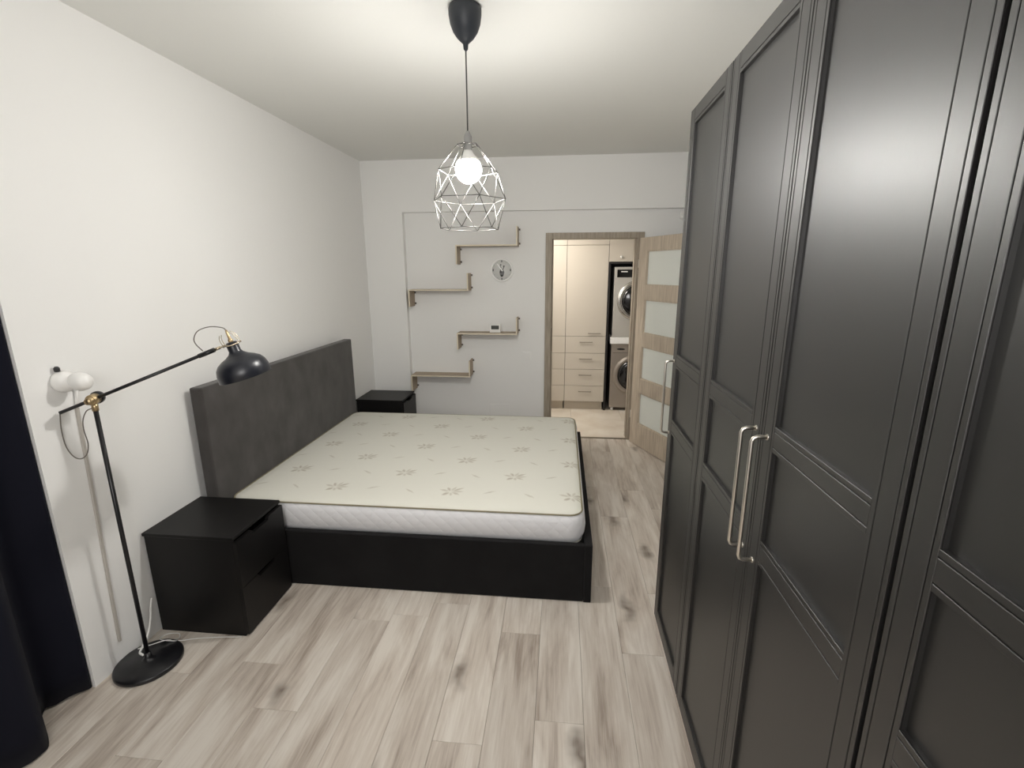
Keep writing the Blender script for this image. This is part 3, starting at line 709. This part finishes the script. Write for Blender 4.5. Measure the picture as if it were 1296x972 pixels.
# clock
RIMW = mat('rim_white', (0.97, 0.97, 0.95), 0.4)
ck = thing('wall_clock', 'round white wall clock with four dark hour marks and a printed figure', 'clock', (1.365, W, 1.737))
cc = Vector((1.363, W, 1.735)); CR = 0.112
bm = nb(); lathe(bm, [(0.0, 0.0), (CR-0.004, 0), (CR, 0.006), (CR, 0.026), (CR-0.004, 0.031), (CR-0.013, 0.031), (CR-0.017, 0.020)], cc, (0, -1, 0), 48, cap=False); obj('rim', bm, RIMW, ck)
bm = nb(); lathe(bm, [(0.0, 0.012), (CR-0.012, 0.012), (CR-0.012, 0.019), (0, 0.019)], cc, (0, -1, 0), 48); face = obj('dial', bm, CLOCKF, ck)
bm = nb()
yk = W-0.0205
def flat(bm, pts, y=yk): prism(bm, [(cc.x+x, y, cc.z+z) for x, z in pts], (0, 0.001, 0))
for a in range(12):
    t = math.radians(a*30); r = 0.086
    s = (0.008, 0.011) if a % 3 == 0 else (0.0022, 0.0022)
    cx_, cz_ = math.sin(t)*r, math.cos(t)*r
    bm = nb(); flat(bm, [(cx_-s[0]*.7, cz_-s[1]), (cx_+s[0]*.7, cz_-s[1]), (cx_+s[0]*.7, cz_+s[1]), (cx_-s[0]*.7, cz_+s[1])])
    obj('hour_mark', bm, INK2, face)
bm = nb()
flat(bm, [(-0.024, -0.022), (-0.018, -0.052), (0.018, -0.052), (0.024, -0.022), (0.016, 0.004), (-0.018, 0.004)])
obj('dial_print', bm, INK2, face); bm = nb()
flat(bm, [(-0.016, 0.004), (-0.002, 0.004), (-0.006, 0.030), (-0.014, 0.028)]); obj('dial_print', bm, INK2, face); bm = nb(); flat(bm, [(0.004, 0.004), (0.012, 0.004), (0.026, 0.026), (0.018, 0.032)])
obj('dial_print', bm, INK2, face)
bm = nb()
for x, z, r in ((-0.011, 0.050, 0.007), (0.021, 0.037, 0.008), (0.0, -0.055, 0.013), (-0.012, -0.018, 0.009)):
    bm = nb(); flat(bm, [(x+r*math.cos(k*PI/5)*1.1, z+r*math.sin(k*PI/5)*.8) for k in range(10)], yk-0.0008)
    obj('dial_print', bm, INK, face)
def hand(name, deg, ln, wd, m_, y):
    bm = nb(); t = math.radians(deg); d = Vector((math.sin(t), math.cos(t))); n_ = Vector((d.y, -d.x))
    P_ = [d*ln+n_*wd*.6, d*ln-n_*wd*.6, -d*0.012-n_*wd, -d*0.012+n_*wd]
    flat(bm, [(p.x, p.y) for p in P_], y); obj(name, bm, m_, ck)
hand('minute_hand', -36, 0.076, 0.0065, RIMW, W-0.027); hand('hour_hand', -20, 0.045, 0.004, INK2, W-0.024)
bm = nb(); cyl(bm, (cc.x, W-0.019, cc.z), (cc.x, W-0.030, cc.z), 0.004, 12); obj('hand_pin', bm, WHITEP, ck)

# switch plate, low cover plate, corner sensor
bm = nb(); box(bm, 1.573, 1.655, W-0.009, W-0.0005, 0.835, 0.917, bev=0.002); sw = obj('light_switch', bm, WALL, org=(1.614, W, 0.876)); tag(sw, 'white light switch on the recessed wall left of the doorway', 'switch')
bm = nb(); box(bm, 1.583, 1.645, W-0.0125, W-0.0092, 0.846, 0.906, bev=0.001); obj('rocker', bm, WALL, sw)
bm = nb(); box(bm, 1.218, 1.428, W-0.007, W-0.0005, 0.20, 0.352, bev=0.002); tag(obj('cover_plate', bm, WALL, org=(1.32, W, 0.28)), 'blank white cover plate low on the wall just above the mattress edge', 'cover plate')
sn = thing('wall_sensor', 'tiny white fitting high in the corner between beam and wardrobe', 'sensor', (3.05, W, 2.21))
bm = nb(); box(bm, 3.045, 3.078, W-0.02, W-0.0005, 2.20, 2.262, bev=0.004, seg=2); obj('casing', bm, WHITEP, sn)
bm = nb(); sphere(bm, (3.060, W-0.022, 2.200), 0.016, n=12); obj('lens_dome', bm, WHITEP, sn)

# ---------------------------------------------------------------- hallway cabinets
YC = 5.93
def front(bm, x0, x1, z0, z1): box(bm, x0+0.0018, x1-0.0018, YC, YC+0.018, z0+0.0018, z1-0.0018, bev=0.001)
def pull(x0, x1, z, parent):
    bm = nb(); box(bm, x0, x1, YC-0.020, YC-0.013, z-0.004, z+0.004, bev=0.001)
    box(bm, x0, x0+0.008, YC-0.013, YC, z-0.003, z+0.003); box(bm, x1-0.008, x1, YC-0.013, YC, z-0.003, z+0.003); obj('handle', bm, DARKH, parent)
ZS = [0.110, 0.313, 0.525, 0.730, 0.940, 2.016, 2.49]
def tall_cabinet(x0, x1, label, pulls):
    t = thing('tall_cabinet', label, 'cabinet', ((x0+x1)/2, YC+0.3, 0), group='beige hallway cabinets seen through the doorway')
    bm = nb(); box(bm, x0, x1, YC+0.022, 6.63, 0.108, 2.49); obj('carcass', bm, mat('cabinet_shadow_gap', (0.10, 0.08, 0.06), 0.7) if 'cabinet_shadow_gap' not in bpy.data.materials else bpy.data.materials['cabinet_shadow_gap'], t)
    bm = nb(); box(bm, x0, x1-0.015, YC+0.040, YC+0.056, 0, 0.106); obj('plinth', bm, KICKM, t)
    for i, (z0, z1) in enumerate(zip(ZS, ZS[1:])):
        bm = nb(); front(bm, x0, x1, z0, z1); d = obj('drawer' if i < 4 else 'door', bm, CABM, t)
        if pulls and i < 4: pull(2.190, 2.345, z1-0.072, d)
        if pulls and i == 4: pull(2.288, 2.440, z0+0.036, d)
tall_cabinet(1.41, 2.013, 'beige tall cabinet half hidden by the left doorway jamb', False)
tall_cabinet(2.014, 2.505, 'beige tall cabinet with thin bar handles beside the stacked dryer', True)
t = thing('laundry_niche', 'black niche surround housing the stacked dryer and washing machine', 'niche', (2.86, YC+0.3, 0))
bm = nb(); box(bm, 2.507, 2.530, YC+0.004, 6.63, 0, 1.822); box(bm, 3.215, 3.238, YC+0.004, 6.63, 0, 1.822); box(bm, 2.530, 3.215, 6.61, 6.63, 0, 1.822); box(bm, 2.530, 3.215, YC+0.004, 6.61, 1.80, 1.822)
obj('surround', bm, mat('niche_black', (0.012, 0.010, 0.009), 0.6), t)
t = thing('wall_cabinet', 'beige overhead cabinet with a small white knob above the dryer', 'cabinet', (2.86, YC+0.3, 1.823))
bm = nb(); box(bm, 2.507, 3.238, YC+0.022, 6.63, 1.826, 2.49); obj('carcass', bm, bpy.data.materials['cabinet_shadow_gap'], t)
bm = nb(); front(bm, 2.507, 3.238, 1.824, 2.49); d = obj('door', bm, CABM, t)
bm = nb(); lathe(bm, [(0.006, 0), (0.006, 0.012), (0.014, 0.018), (0.014, 0.026), (0, 0.030)], (2.645, YC, 1.880), (0, -1, 0), 16); obj('knob', bm, WHITEP, d)

def appliance(name, label, x0, x1, z0, z1, body, dcx, dcz, dr, kind):
    t = thing(name, label, name.replace('_', ' ') if name != 'tumble_dryer' else 'dryer', ((x0+x1)/2, YC+0.3, z0-(0.02 if kind == 'w' else 0)))
    bm = nb(); box(bm, x0, x1, YC+0.002, 6.50, z0, z1, bev=0.006, seg=2); obj('body', bm, body, t)
    y = YC+0.002
    bm = nb(); lathe(bm, [(dr-0.055, 0.0), (dr, 0.0), (dr, 0.012), (dr-0.012, 0.026), (dr-0.040, 0.030), (dr-0.055, 0.020)], (dcx, y, dcz), (0, -1, 0), 56, cap=False)
    dd = obj('door_ring', bm, CHROME if kind == 'd' else SILV2, t)
    bm = nb(); lathe(bm, [(0, 0.0), (dr-0.053, 0.0), (dr-0.053, 0.020), (dr-0.10, 0.034), (0, 0.040)], (dcx, y, dcz), (0, -1, 0), 48); obj('door_glass', bm, BGLASS, dd)
    if kind == 'd':
        bm = nb(); box(bm, x0+0.030, x1-0.03, y-0.004, y, 1.645, 1.735, bev=0.001); cp_ = obj('control_panel', bm, BGLASS, t)
        bm = nb(); box(bm, x0+0.075, x0+0.150, y-0.0055, y-0.0042, 1.705, 1.716); obj('display_mark', bm, WHITEP, cp_)
        bm = nb(); box(bm, x0+0.002, x1-0.002, y-0.003, y, 1.117, 1.121); box(bm, x0+0.002, x1-0.002, y-0.001, y, 0.935, 1.115); obj('lower_panel', bm, body, t)
    else:
        bm = nb(); lathe(bm, [(0, 0), (0.05, 0.0), (0.05, 0.002), (0, 0.002)], (0, 0, 0), (0, -1, 0), 24)
        bmesh.ops.transform(bm, matrix=Matrix.Translation((x0+0.115, y, 0.785)) @ Matrix.Diagonal((1, 1, 0.22, 1)), verts=bm.verts)
        obj('drawer_grip', bm, BGLASS, t)
        bm = nb(); box(bm, x0+0.02, x1-0.02, y-0.002, y, 0.742, 0.745); obj('fascia_line', bm, BGLASS, t)
        bm = nb()
        for x in (x0+0.04, x1-0.04):
            bm = nb(); cyl(bm, (x, YC+0.04, 0), (x, YC+0.04, z0), 0.018, 12); obj('foot', bm, WHITEP, t)
    return t
appliance('tumble_dryer', 'silver tumble dryer with black glass door stacked above the washing machine', 2.578, 3.175, 0.930, 1.765, SILV, 2.857, 1.372, 0.240, 'd')
appliance('washing_machine', 'brownish silver front-loading washing machine under the dryer', 2.578, 3.175, 0.040, 0.850, SILV2, 2.857, 0.462, 0.248, 'w')
bm = nb(); box(bm, 2.560, 3.190, YC-0.020, 6.50, 0.8515, 0.9285, bev=0.004); tag(obj('stacking_shelf', bm, WHITEP, org=(2.87, YC+0.2, 0.8515)), 'white stacking shelf between the dryer and the washing machine', 'shelf')
